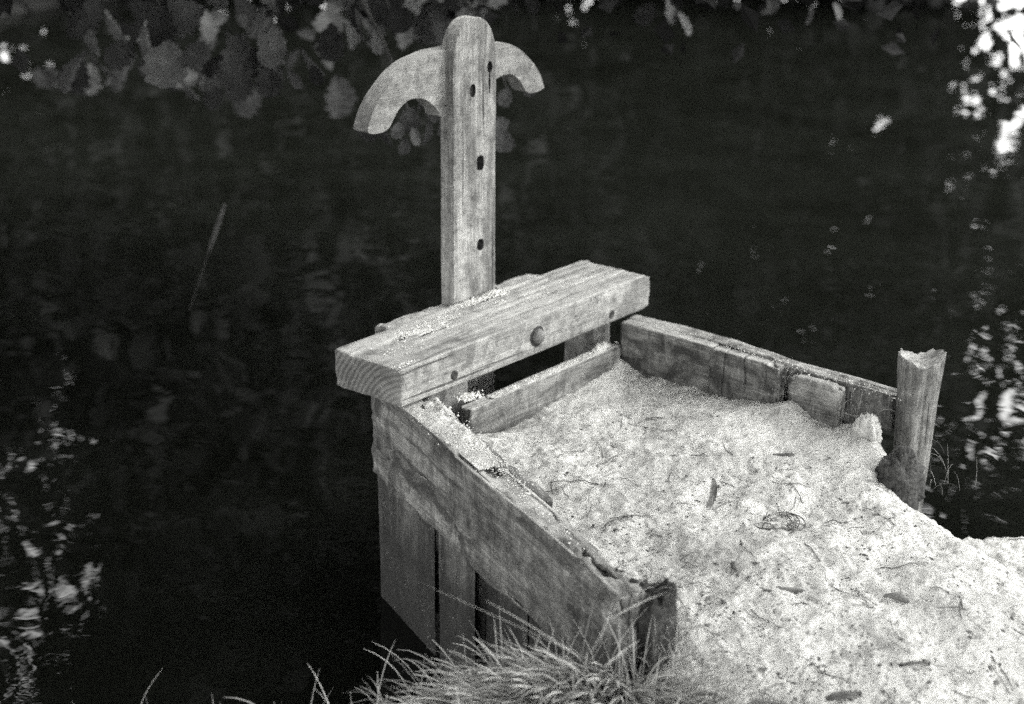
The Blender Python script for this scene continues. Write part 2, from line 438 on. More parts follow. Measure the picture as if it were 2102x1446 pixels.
def ground_h(x, y):
    ld = land_sd(x, y)
    near = -.33 - .02 * fbm(x * 4, y * 4, 0, 4, 5)
    near = np.minimum(near, sand_h(x, y) - .03) * 1.0
    z = np.where(ld > -.3, near - .9 * sstep(.05, -.25, ld), -1.25)
    # far bank of the stream, and the left bank the alder stands on
    dv = x * .716 + y * .605; sd = x * .647 - y * .762
    far = sstep(10.6, 12.0, dv + .5 * fbm(x * .4, y * .4, 0, 3, 2))
    left = sstep(-2.9, -3.7, sd + .3 * fbm(x * .5, y * .5, 0, 3, 6) - .12 * dv)
    bank = np.maximum(far, left)
    zb = -.45 + .35 * fbm(x * .3, y * .3, 0, 4, 9) + .9 * sstep(10, 40, dv)
    return np.maximum(z, -1.25 + (zb + 1.25) * bank)
gx = axis(-1.6, 2.2, .04, 140); gy = axis(-2.2, 1.2, .04, 140)
ground = link('ground', grid_mesh('ground', gx, gy, ground_h), M['earth']); tag(ground, 'dark earth bank under and around the sand', kind='structure')
sx = np.arange(-.62, 1.45, .006); sy = np.arange(-1.95, .06, .006)
sand = link('sand', grid_mesh('sand', sx, sy, sand_h), M['sand']); tag(sand, 'pale speckled sand filling the box and spilling onto the bank', kind='structure')
water = link('water', mesh_np('water', [(-140, -140, ZW), (140, -140, ZW), (140, 140, ZW), (-140, 140, ZW)], [(0, 1, 2, 3)]), M['water'])
tag(water, 'dark rippled stream reflecting gaps in the trees', kind='structure')

# ------------------------------------------------------------------ sluice frame: beam, uprights, stop board
BL, BW, BH = .884, .2, .0875
cracks = [(random.uniform(.05, .7), random.uniform(-.06, .095), random.uniform(.12, .4), random.uniform(.002, .0075), random.uniform(.0018, .0045)) for _ in range(20)]
cracks += [(.42, .055, .44, .010, .004), (.05, .04, .35, .009, .005), (.30, .075, .4, .011, .004), (.1, .02, .25, .007, .004), (.55, .02, .3, .008, .004)]
def beam_fn(X, Y, Z, NY, NZ):
    d = np.zeros_like(X)
    for (x0, y0, ln, dep, w) in cracks:
        yy = y0 + .006 * vnoise(X * 9, x0 * 31, 0, 4) + .002 * vnoise(X * 50, x0 * 31, 0, 5)
        win = sstep(x0, x0 + .05, X) * sstep(x0 + ln, x0 + ln * .6, X)
        d -= (NZ > .5) * dep * np.exp(-((Y - yy) / w) ** 2) * win
    d -= (NZ > .5) * .004 * np.maximum(0, fbm(X * 7, Y * 45, 0, 3, 71)) * sstep(-.03, .06, Y)
    # worn rounded corner at the far right end, broken back edge
    d -= .010 * sstep(.86, .884, X) * (np.abs(NZ) > .3)
    d -= (NY > .3) * (.008 + .010 * fbm(X * 9, Z * 12, 0, 3, 55)) * sstep(.50, .58, X) * sstep(.84, .75, X) * sstep(-.02, .03, Z)
    return d
frame_t = thing('timber_sluice', (.44, .1, -.6), 'weathered timber frame with thick horizontal beam bolted over the box', 'sluice')
beam = link('beam', timber(BL, BW, BH, 170, .0045, .006, .0012, 3, beam_fn), M['beam'], frame_t, frame((0, BW / 2, -BH / 2), (1, 0, 0)))
tag(beam, 'thick cracked horizontal beam')
# rear keeper blocks that hold the stem
def rag(X, Y, Z, NY, NZ): return .004 * fbm(X * 30, Y * 30, Z * 30, 3, 13) - (NZ > .5) * .004 * np.maximum(0, fbm(X * 12, Y * 60, 0, 2, 14))
for (x0, x1, h, dy) in ((.165, .386, .080, .040), (.542, .705, .078, .036)):
    k = link('keeper_block', timber(x1 - x0, dy, h, 60, .005, .006, .0015, int(x0 * 100), rag, endamp=.012), M['beam'], frame_t,
             frame((x0, BW + dy / 2 + .0015, -.003 - h / 2), (1, 0, 0)))
def lathe(profile, k=20):
    V = []; 
    for (r, z) in profile:
        for j in range(k): a = 2 * math.pi * j / k; V.append((r * math.cos(a), r * math.sin(a), z))
    n = len(profile)
    q = [(i * k + j, i * k + (j + 1) % k, (i + 1) * k + (j + 1) % k, (i + 1) * k + j) for i in range(n - 1) for j in range(k)]
    V.append((0, 0, profile[-1][1])); t = [((n - 1) * k + j, (n - 1) * k + (j + 1) % k, n * k) for j in range(k)]
    return V, q, t
FRONT = Matrix.Rotation(math.pi / 2, 4, 'X')       # +Z of a lathe -> -Y
b = link('bolt', mesh_np('bolt', *lathe([(.018, -.012), (.0175, .004), (.0165, .008), (.0135, .0125), (.009, .016), (.004, .0178)])), M['iron'], beam)
b.matrix_parent_inverse = Matrix.Identity(4); b.matrix_local = Matrix.Translation((.448, -BW / 2, -.001)) @ FRONT
b['label'] = 'domed rusty bolt head'
wsh = link('washer', mesh_np('washer', *lathe([(.0255, -.006), (.0255, .0012), (.0235, .0022), (.012, .0024)])), M['dark'], beam)
wsh.matrix_parent_inverse = Matrix.Identity(4); wsh.matrix_local = Matrix.Translation((.446, -BW / 2, -.002)) @ FRONT
for (x, z, r) in ((.165, -.015, .011), (.729, -.021, .0105)):
    pg = link('peg', mesh_np('peg', *lathe([(r, -.01), (r, .0012), (r * .9, .002), (r * .5, .0012)], 12)), M['rot'], beam)
    pg.matrix_parent_inverse = Matrix.Identity(4); pg.matrix_local = Matrix.Translation((x, -BW / 2, z)) @ FRONT; pg['label'] = 'dark wooden peg end'
# uprights under the beam
for (x0, x1, y0, y1, s) in ((.135, .268, .05, .15, 21), (.735, .805, .055, .15, 22)):
    link('upright', timber(.9, y1 - y0, x1 - x0, 60, .008, .006, .002, s), M['inner'], frame_t,
         frame(((x0 + x1) / 2, (y0 + y1) / 2, -BH - .003 - .9), (0, 0, 1), (1, 0, 0)))
# stop board across the box, inside the wings
def stop_fn(X, Y, Z, NY, NZ): return -1.0 * (NZ > .5) * .004 * np.maximum(0, fbm(X * 14, Y * 40, 0, 3, 15))
sb = link('stop_board', timber(.545, .034, .24, 110, .005, .004, .0012, 31, stop_fn), M['inner'], frame_t, frame((.199, -.003, -.143 - .12), (1, 0, 0)))
sb['label'] = 'pale plank set on edge across the box, half buried in sand'
link('apron_board', timber(.60, .03, .7, 20, .02, .004, .001, 32), M['dark'], frame_t, frame((.16, .12, -.30 - .35), (1, 0, 0)))

# ------------------------------------------------------------------ sluice gate: stem, handle, paddle
gate = thing('sluice_gate', (.464, .222, -.6), 'tall upright gate stem with rounded top and curved two-horned pull handle', 'gate')
X0, X1, SY0, ST, ZT = .3911, .5374, .2045, .042, .655
def stem_mesh():
    w = (X1 - X0) / 2; cx = (X0 + X1) / 2
    prof = [(X1 - cx, -1.0)]
    zs = np.linspace(-.9, .545, 70)
    prof += [(w + .0012 * float(fbm(z * 9, 1.7, 0, 3, 61)) , z) for z in zs]
    ac, rz = .548, ZT - .548
    for i in range(1, 24):
        a = math.pi * i / 24; prof.append((w * (abs(math.cos(a)) ** .86) * (1 if math.cos(a) > 0 else -1), ac + rz * math.sin(a) ** .95))
    prof += [(-w + .0012 * float(fbm(z * 9, 5.2, 0, 3, 62)), z) for z in zs[::-1]] + [(-w, -1.0)]
    bm = bmesh.new()
    vs = [bm.verts.new((x, -ST / 2, z)) for x, z in prof]
    f = bm.faces.new(vs); r = bmesh.ops.extrude_face_region(bm, geom=[f])
    nv = [g for g in r['geom'] if isinstance(g, bmesh.types.BMVert)]
    bmesh.ops.translate(bm, verts=nv, vec=(0, ST, 0))
    bmesh.ops.recalc_face_normals(bm, faces=bm.faces)
    ed = [e for e in bm.edges if len(e.link_faces) == 2 and any(len(fc.verts) > 20 for fc in e.link_faces)]
    bmesh.ops.bevel(bm, geom=ed, offset=.004, segments=2, affect='EDGES', profile=.6)
    me = bpy.data.meshes.new('stem'); bm.to_mesh(me); bm.free(); me.materials.append(M['stem'])
    o = bpy.data.objects.new('tmp', me); col.objects.link(o)
    # through holes and blind peg holes
    cut = bmesh.new()
    def hole(x, z, hw, hh, y0, y1, sq):
        n = 18; ring = []
        for i in range(n):
            a = 2 * math.pi * i / n; c, s = math.cos(a), math.sin(a)
            ring.append((x + hw * math.copysign(abs(c) ** sq, c), z + hh * math.copysign(abs(s) ** sq, s)))
        A = [cut.verts.new((p[0], y0, p[1])) for p in ring]; B = [cut.verts.new((p[0], y1, p[1])) for p in ring]
        cut.faces.new(A); cut.faces.new(B[::-1])
        for i in range(n): cut.faces.new((A[i], B[i], B[(i + 1) % n], A[(i + 1) % n]))
    hole(.482 - cx, .320, .0125, .0175, -.1, .1, .6); hole(.483 - cx, .124, .0125, .0145, -.1, .1, .95)
    hole(.456 - cx, .492, .0105, .0155, -.1, -.012, 1); hole(.514 - cx, .538, .0095, .013, -.1, -.010, 1)
    hole(.5135 - cx, .505, .003, .03, -.1, -.013, 1)
    bmesh.ops.recalc_face_normals(cut, faces=cut.faces)
    cm = bpy.data.meshes.new('cut'); cut.to_mesh(cm); cut.free(); cm.materials.append(M['rot']); co = bpy.data.objects.new('tmpcut', cm); col.objects.link(co)  # hole walls coloured dark to imitate deep shade inside
    md = o.modifiers.new('b', 'BOOLEAN'); md.object = co; md.operation = 'DIFFERENCE'; md.solver = 'EXACT'; md.use_self = True; md.material_mode = 'TRANSFER'
    dg = bpy.context.evaluated_depsgraph_get(); res = bpy.data.meshes.new_from_object(o.evaluated_get(dg))
    bpy.data.objects.remove(o); bpy.data.objects.remove(co)
    return res
stem = link('stem', stem_mesh(), M['stem'], gate, Matrix.Translation(((X0 + X1) / 2, SY0 + ST / 2, 0)))
for p in stem.data.polygons: p.use_smooth = False
stem['label'] = 'upright plank with two through holes'
def handle_mesh():
    top = [(.376, .5895), (.345, .588), (.3178, .5835), (.287, .578), (.259, .5684), (.230, .553), (.2054, .5339), (.183, .515), (.1641, .4928), (.152, .472), (.1437, .4507)]
    bot = [(.1475, .444), (.160, .4395), (.1765, .438), (.196, .4395), (.2107, .4457), (.221, .458), (.2342, .474), (.25, .486), (.2698, .4952), (.293, .4965), (.3164, .4922), (.335, .483), (.3509, .4714), (.368, .455), (.3826, .4409)]
    cx = .442
    left = top + bot
    topR = [(2 * cx - x, z) for x, z in top][::-1]; botR = [(2 * cx - x, z + .008) for x, z in bot][::-1]
    # closed loop: bottom right -> tip right -> top right -> top left -> tip left -> bottom left
    loop = botR + topR[0:] + top + bot
    pts = [(x - cx, z) for x, z in loop]
    def catmull(P, n=3):
        out = []; N = len(P)
        for i in range(N):
            p0, p1, p2, p3 = [np.array(P[(i + k - 1) % N]) for k in range(4)]
            for j in range(n):
                t = j / n; out.append(.5 * ((2 * p1) + (-p0 + p2) * t + (2 * p0 - 5 * p1 + 4 * p2 - p3) * t * t + (-p0 + 3 * p1 - 3 * p2 + p3) * t ** 3))
        return out
    P = catmull(pts)
    bm = bmesh.new(); T = .044
    vs = [bm.verts.new((p[0], -T / 2, p[1])) for p in P]; f = bm.faces.new(vs)
    r = bmesh.ops.extrude_face_region(bm, geom=[f])
    bmesh.ops.translate(bm, verts=[g for g in r['geom'] if isinstance(g, bmesh.types.BMVert)], vec=(0, T, 0))
    bmesh.ops.recalc_face_normals(bm, faces=bm.faces)
    ed = [e for e in bm.edges if any(len(fc.verts) > 20 for fc in e.link_faces)]
    bmesh.ops.bevel(bm, geom=ed, offset=.008, segments=4, affect='EDGES', profile=.55, clamp_overlap=True)
    me = bpy.data.meshes.new('handle'); bm.to_mesh(me); bm.free()
    for p in me.polygons: p.use_smooth = len(p.vertices) < 20
    return me
hd = link('handle', handle_mesh(), M['handle'], gate, Matrix.Translation((.442, .228 + .022, 0)))
hd['label'] = 'smooth curved pull handle with two down-turned horns'
for (x, z, y) in ((.456, .492, -.012), (.514, .538, -.010)):
    pg = link('peg', mesh_np('peg', *lathe([(.009, -.006), (.009, .0015), (.006, .003)], 12)), M['rot'], stem)
    pg.matrix_parent_inverse = Matrix.Identity(4); pg.matrix_local = Matrix.Translation((x - (X0 + X1) / 2, y, z)) @ FRONT
pad = link('paddle', timber(.42, .035, .5, 20, .02, .004, .001, 35), M['dark'], gate, frame((.27, .268, -.75), (1, 0, 0)))
pad['label'] = 'dark wet paddle board'

# ------------------------------------------------------------------ left wing wall
lw = thing('wing_wall', (float(WS[0]), float(WS[1]), -.6), 'splayed plank wall with sand-strewn top running towards the grass tuft', 'wall', 'timber walls flanking the sand')
d3 = Vector((wd[0], wd[1], 0)); n3 = Vector((wnrm[0], wnrm[1], 0))
def wpt(al, ins, z): return Vector((WS[0] + wd[0] * al + wnrm[0] * ins, WS[1] + wd[1] * al + wnrm[1] * ins, z))
# frame: local y = Z x X ; along wd, z up -> y points to the +x side?
ysgn = 1 if frame((0, 0, 0), d3).col[1].to_3d().dot(n3) > 0 else -1
def lw_fn(X, Y, Z, NY, NZ):
    out = -NY * ysgn > .5
    d = out * (.004 * fbm(X * 5, Z * 12, 0, 3, 81) - .006 * np.maximum(0, fbm(X * 4, Z * 30, 0, 2, 82)))
    for (x0, z0, dx, dz, dep) in ((.80, .02, .05, -.05, .010), (.76, -.03, .04, -.05, .009), (.90, .07, .07, -.04, .016), (.5, .0, .02, -.09, .005), (.22, -.04, .06, .02, .008)):
        s = ((X - x0) * dx + (Z - z0) * dz) / (dx * dx + dz * dz); s = np.clip(s, 0, 1)
        dd = np.hypot(X - x0 - s * dx, Z - z0 - s * dz); d = d - out * dep * np.exp(-(dd / .0045) ** 2)
    d = d - (NZ > .3) * (.018 * np.maximum(0, fbm(X * 11, Y * 25, 0, 4, 83, .65) - .1) + .007 * (fbm(X * 3.5, 0, 0, 2, 87) > .1)) * sstep(.3, .5, X)
    d = d - (NZ < -.5) * .01 * fbm(X * 7, 0, 0, 3, 84)
    d = d - (.008 * sstep(1.03, 1.085, X)) * (np.abs(NZ) > .3) - (NY * ysgn > .4) * .026 * sstep(.80, 1.08, X)
    rot = np.hypot((X - 1.035) / .045, (Z - .065 + (X - 1.035) * .3) / .020); d = d - out * .022 * np.exp(-rot ** 4) * (1 + .5 * fbm(X * 60, Z * 60, 0, 2, 85))
    rot = np.hypot((X - .965) / .05, (Z - .088 + (X - .965) * .25) / .010); d = d - (out | (NZ > .3)) * .012 * np.exp(-rot ** 4)
    return d
op = link('plank', timber(WL, .062, .212, 170, .0055, .006, .0015, 41, lw_fn, endamp=.012), M['plank'], lw, frame(wpt(0, .031, -.092 - .106), d3))
op['label'] = 'thick outer plank with split near end'
def mossy(X, Y, Z, NY, NZ): return .004 * fbm(X * 14, Y * 20, Z * 20, 3, 86)
ip = link('plank', timber(.575, .026, .15, 90, .0055, .005, .0015, 42, mossy, endamp=.006), M['moss'], lw, frame(wpt(.12, .0625 + .013, -.099 - .075), d3))
link('plank', timber(.19, .014, .10, 40, .0055, .003, .0015, 43, mossy, endamp=.006), M['moss'], lw, frame(wpt(.70, .0625 + .0075, -.118 - .05), d3))
# vertical boards below the plank
for (a0, a1, zt, zb, ins, s, mt) in ((.016, .322, -.22, -1.05, .008, 44, 'board'), (.328, .507, -.22, -1.05, .013, 45, 'board'), (.511, .70, -.22, -1.0, .032, 46, 'board'), (.71, .93, -.22, -.9, .03, 47, 'board')):
    bd = timber(zt - zb, .03, a1 - a0, 60, .012, .004, .002, s, lambda X, Y, Z, NY, NZ: -1.0 * (np.abs(NZ) > .5) * .010 * fbm(X * 5, 0, 0, 3, s), endamp=.01)
    link('board', bd, M[mt], lw, frame(wpt((a0 + a1) / 2, ins + .015, zb), (0, 0, 1), d3))

# ------------------------------------------------------------------ right wing wall
rw = thing('wing_wall', (.78, -.1, -.6), 'straight low wall of worn boards ending at the split post', 'wall', 'timber walls flanking the sand')
rdir = Vector((.012, -1, 0)).normalized()
def rw_top(X, Y, Z, NY, NZ): return -1.0 * (NZ > .5) * .006 * np.maximum(0, fbm(X * 8, Y * 40, 0, 3, 91)) + .003 * fbm(X * 4, Z * 9, 0, 3, 92)
link('plank', timber(.262, .034, .26, 60, .006, .005, .0012, 51, rw_top, endamp=.003), M['plank'], rw, frame((.768, -.012, -.089 - .13), rdir))
# outer rail, weathered, slowly dropping towards the post
def rail_fn(X, Y, Z, NY, NZ): return .004 * fbm(X * 5, Y * 60, Z * 60, 3, 93) - (NZ > .3) * .008 * np.maximum(0, fbm(X * 4, Y * 70, 0, 3, 94)) - (NZ > .3) * .016 * sstep(.35, .60, X)
link('rail', timber(.725, .042, .10, 130, .0045, .010, .002, 52, rail_fn, endamp=.01), M['post'], rw, frame((.808, .0, -.088 - .05), Vector((.02, -1, -.012))))
def rwB(X, Y, Z, NY, NZ):
    d = .003 * fbm(X * 6, Z * 10, 0, 3, 95)
    for (x0, w, dep, zt) in ((.034, .0012, .010, -.2), (.090, .0022, .012, .05), (.140, .001, .005, -.2)):
        d = d - dep * np.exp(-((X - x0 - .006 * vnoise(Z * 25, x0 * 50, 0, 6)) / w) ** 2) * sstep(zt - .02, zt + .02, Z)
    return d - (NZ > .2) * (.004 * np.maximum(0, fbm(X * 12, Y * 40, 0, 3, 96)) + .022 * sstep(.135, .182, X) ** 2)
link('plank', timber(.180, .034, .26, 90, .005, .006, .0015, 53, rwB, endamp=.010), M['plank'], rw, frame((.768, -.277, -.091 - .13), rdir))
def rwC(X, Y, Z, NY, NZ): return .004 * fbm(X * 8, Z * 12, 0, 3, 97) - (NZ > .2) * (.005 * np.maximum(0, fbm(X * 12, Y * 40, 0, 3, 98)) + .016 * sstep(.02, 0, X) + .02 * sstep(.10, .128, X) ** 2)
link('plank', timber(.128, .030, .25, 60, .005, .008, .002, 54, rwC, endamp=.010), M['plank'], rw, frame((.770, -.486, -.103 - .125), rdir))
# outer skin boards below the rail, standing in the stream
for k, y in enumerate(np.arange(-.06, -.70, -.13)):
    link('board', timber(.9, .022, .118, 24, .02, .003, .0015, 60 + k), M['board'], rw, frame((.804, y - .003, -.175 - .9), (0, 0, 1), (0, 1, 0)))

# ------------------------------------------------------------------ split post on the right, stump by the left wing
def post_mesh():
    n, k = 70, 56; V = []
    for i in range(n):
        u = i / (n - 1); z = -.95 + u * .955
        r = .030 + .010 * sstep(.45, .95, u) + .006 * sstep(.88, 1.0, u)
        for j in range(k):
            th = 2 * math.pi * j / k; c, s = math.cos(th), math.sin(th)
            rr = r * (1 + .10 * float(vnoise(c * 3 + 3, s * 3 + 3, u * 1.3, 5)) + .07 * float(vnoise(c * 9 + 7, s * 9 + 7, u * 2.5, 6)) + .04 * float(vnoise(c * 22 + 7, s * 22 + 7, u * 3, 7)))
            # axial split facing the camera
            da = (th - (-2.2) + math.pi) % (2 * math.pi) - math.pi
            rr -= .009 * math.exp(-(da / .10) ** 2) * (.4 + .6 * u); da2 = (th - (-1.5) + math.pi) % (2 * math.pi) - math.pi
            rr -= .007 * math.exp(-(da2 / .07) ** 2)
            # squarish, wider across the view
            x, y = rr * c * 1.08, rr * s * 1.0
            side = x * .647 - y * .762
            zz = z
            if i >= n - 3:
                zz = z + (-.012 + .018 * min(1, (side / .042) ** 2)) * (1 if i == n - 1 else .6) + .004 * float(vnoise(c * 6, s * 6, 3, 8))
            lean = (u - .55) * .010
            V.append((x + lean * .647, y - lean * .762, zz))
    q = [(i * k + j, i * k + (j + 1) % k, (i + 1) * k + (j + 1) % k, (i + 1) * k + j) for i in range(n - 1) for j in range(k)]
    V = np.array(V); t = []; base = len(V); prev = (n - 1) * k + np.arange(k); ring = V[prev]; c = ring.mean(0); ex = [V]
    for sc_ in (.8, .5):
        rr = c + (ring - c) * sc_; rr[:, 2] = -.004 - .010 * (1 - sc_) + .5 * sc_ * (ring[:, 2] - c[2]) + .003 * fbm(rr[:, 0] * 80, rr[:, 1] * 80, 0, 2, 3)
        idx = base + np.arange(k); base += k; ex.append(rr)
        q += [tuple(x) for x in np.stack([prev, np.roll(prev, -1), np.roll(idx, -1), idx], -1)]; prev = idx
    ex.append(np.array([[c[0], c[1], -.010]])); t = np.stack([prev, np.roll(prev, -1), np.full(k, base)], -1)
    return mesh_np('post', np.concatenate(ex), q, t)
post = link('post', post_mesh(), M['post'], None, Matrix.Translation((.825, -.765, -.012)))
tag(post, 'tall weathered split post with flared hollow top at the end of the low wall', 'post')

def stump_mesh():
    n, k = 40, 60; V = []
    for i in range(n):
        u = i / (n - 1); z = -.32 + u * .225
        for j in range(k):
            th = 2 * math.pi * j / k; c, s = math.cos(th), math.sin(th)
            # squarish section, fibrous, rotten top
            q = (abs(c) ** 4 + abs(s) ** 4) ** -.25
            rr = .034 * q * (1 + .10 * (1 - u)) * (1 + .13 * float(fbm(c * 2 + 3, s * 2 + 3, u * 2, 2, 15)) + .10 * float(fbm(c * 9 + 3, s * 9 + 3, u * 3, 3, 16, .7)))
            top = .020 * float(fbm(c * 2.2 + 1, s * 2.2 + 1, 0, 3, 17, .7)) * sstep(.8, 1, u)
            V.append((rr * c, rr * s, z + float(top)))
    V = np.array(V); q = [(i * k + j, i * k + (j + 1) % k, (i + 1) * k + (j + 1) % k, (i + 1) * k + j) for i in range(n - 1) for j in range(k)]
    base = len(V); prev = (n - 1) * k + np.arange(k); ring = V[prev]; c = ring.mean(0); ex = [V]
    for sc_ in (.85, .6, .3):
        rr = c + (ring - c) * sc_; rr[:, 2] += -.006 * (1 - sc_) + .006 * fbm(rr[:, 0] * 70, rr[:, 1] * 70, 0, 3, 3)
        idx = base + np.arange(k); base += k; ex.append(rr); q += [tuple(x) for x in np.stack([prev, np.roll(prev, -1), np.roll(idx, -1), idx], -1)]; prev = idx
    ex.append(c[None]); t = np.stack([prev, np.roll(prev, -1), np.full(k, base)], -1)
    return mesh_np('stump', np.concatenate(ex), q, t)
stump = link('stump', stump_mesh(), M['rot'], None, Matrix.Translation((-.256, -.838, -.018)))
tag(stump, 'short dark mossy stump at the near end of the splayed wall', 'stump')

# ------------------------------------------------------------------ clods beside the post
def clod(name, loc, rad, mat, seed, label, cat, amp=.35, rough=6):
    bm = bmesh.new(); bmesh.ops.create_icosphere(bm, subdivisions=4, radius=1.0)
    P = np.array([v.co for v in bm.verts]); d = 1 + amp * fbm(P[:, 0] * 1.3 + 4, P[:, 1] * 1.3 + 4, P[:, 2] * 1.3, 3, seed) + .20 * fbm(P[:, 0] * rough, P[:, 1] * rough, P[:, 2] * rough, 4, seed + 2, .65)
    P = P * d[:, None] * np.array(rad)
    for v, p in zip(bm.verts, P): v.co = p
    me = bpy.data.meshes.new(name); bm.to_mesh(me); bm.free()
    for p in me.polygons: p.use_smooth = True
    return tag(link(name, me, mat, None, Matrix.Translation(loc)), label, cat)
clod('sand_clod', (.715, -.715, -.165), (.028, .028, .045), M['stone'], 3, 'pale upright lump of caked sand left of the split post', 'clod')
clod('sod_clod', (.640, -.830, -.245), (.066, .055, .085), M['sod'], 9, 'dark fibrous sod slumped against the foot of the split post', 'sod', .25, 9)

# ------------------------------------------------------------------ things lying on the sand
def chip(name, px, py, L, W, H, ang, tilt, label, cat, mat='chip', seed=0, lift=.002):
    p = sand_pt(px, py, lift)
    L *= .85; W *= .8; H *= .8
    me = timber(L, W, H, 18, max(W, H) / 5, min(W, H) * .3, min(W, H) * .3, seed, None, lambda u: (1 - .45 * np.abs(2 * u - 1) ** 3, 1 - .3 * np.abs(2 * u - 1) ** 3, .09 * L * np.sin(u * 3.1 + seed), .03 * L * np.sin(u * 4 + seed)), endamp=L * .16)
    x = Vector((math.cos(ang) * math.cos(tilt), math.sin(ang) * math.cos(tilt), math.sin(tilt)))
    o = link(name, me, M[mat], None, frame(p - x * L / 2 + Vector((0, 0, math.sin(abs(tilt)) * L * .45)), x))
    return tag(o, label, cat)
RIGHT = math.atan2(-.762, .647)      # image-right direction on the ground
chip('wood_chip', 1458, 1035, .062, .022, .008, RIGHT + 1.2, 1.05, 'small wood splinter standing upright in the middle of the sand', 'splinter', 'inner', 3)
chip('bark_strip', 1868, 1366, .075, .016, .007, RIGHT - .15, 0.0, 'dark flat bark strip near the lower right of the sand', 'bark', seed=5)
chip('stick', 1838, 1232, .07, .012, .008, RIGHT - .6, 0.05, 'short dark stick with a thin straw beside it, right of centre on the sand', 'stick', seed=6)
chip('bark_flake', 1735, 1434, .06, .03, .01, RIGHT + .3, .1, 'dark crumbly bark flake at the bottom edge of the sand', 'bark', seed=7)
chip('bark_flake', 1618, 1212, .055, .010, .006, RIGHT + .1, 0.0, 'thin dark bark flake below the root knot', 'bark', seed=8)
chip('wood_crumb', 1507, 1168, .018, .012, .010, 1.0, .6, 'tiny dark wood crumb standing on the sand below the upright splinter', 'crumb', seed=9)
chip('stick', 1595, 935, .085, .009, .008, RIGHT - .35, .02, 'thin dark stick lying on the sand near the right wall', 'stick', seed=10)
chip('bark_flake', 1345, 862, .05, .010, .006, RIGHT - .3, .05, 'dark bark flake near the back of the sand', 'bark', seed=12)
def rootknot():
    c = sand_pt(1602, 1078); B = Bag()
    r0 = np.random.default_rng(4)
    for k in range(15):
        a0 = r0.uniform(0, 6.28); R = r0.uniform(.018, .046); ln = r0.uniform(.8, 2.4); n = 16
        th = a0 + np.linspace(0, ln, n); rr = R * (1 + .25 * np.sin(th * 2 + k))
        p = np.stack([rr * np.cos(th) * 1.15, rr * np.sin(th) * .8, .004 + .012 * r0.uniform(0, 1) + .006 * np.sin(th * 1.5 + k)], -1)
        B.add(*tube(p, np.full(n, r0.uniform(.0006, .0018)), 5))
    for k in range(22):
        a0 = r0.uniform(0, 6.28); d = np.array([math.cos(a0), math.sin(a0), r0.uniform(-.1, .5)]); L = r0.uniform(.02, .06)
        s = np.array([math.cos(a0) * .022, math.sin(a0) * .018, .006]); t = np.linspace(0, 1, 6)[:, None]
        B.add(*tube(s + d * t * L + np.array([0, 0, -.02]) * t * t, np.full(6, .0007), 4))
    o = link('root_knot', B.mesh('root_knot'), M['chip'], None, Matrix.Translation(c)); return tag(o, 'tangled ring of fine roots round a dark hole in the sand', 'roots')
rootknot()

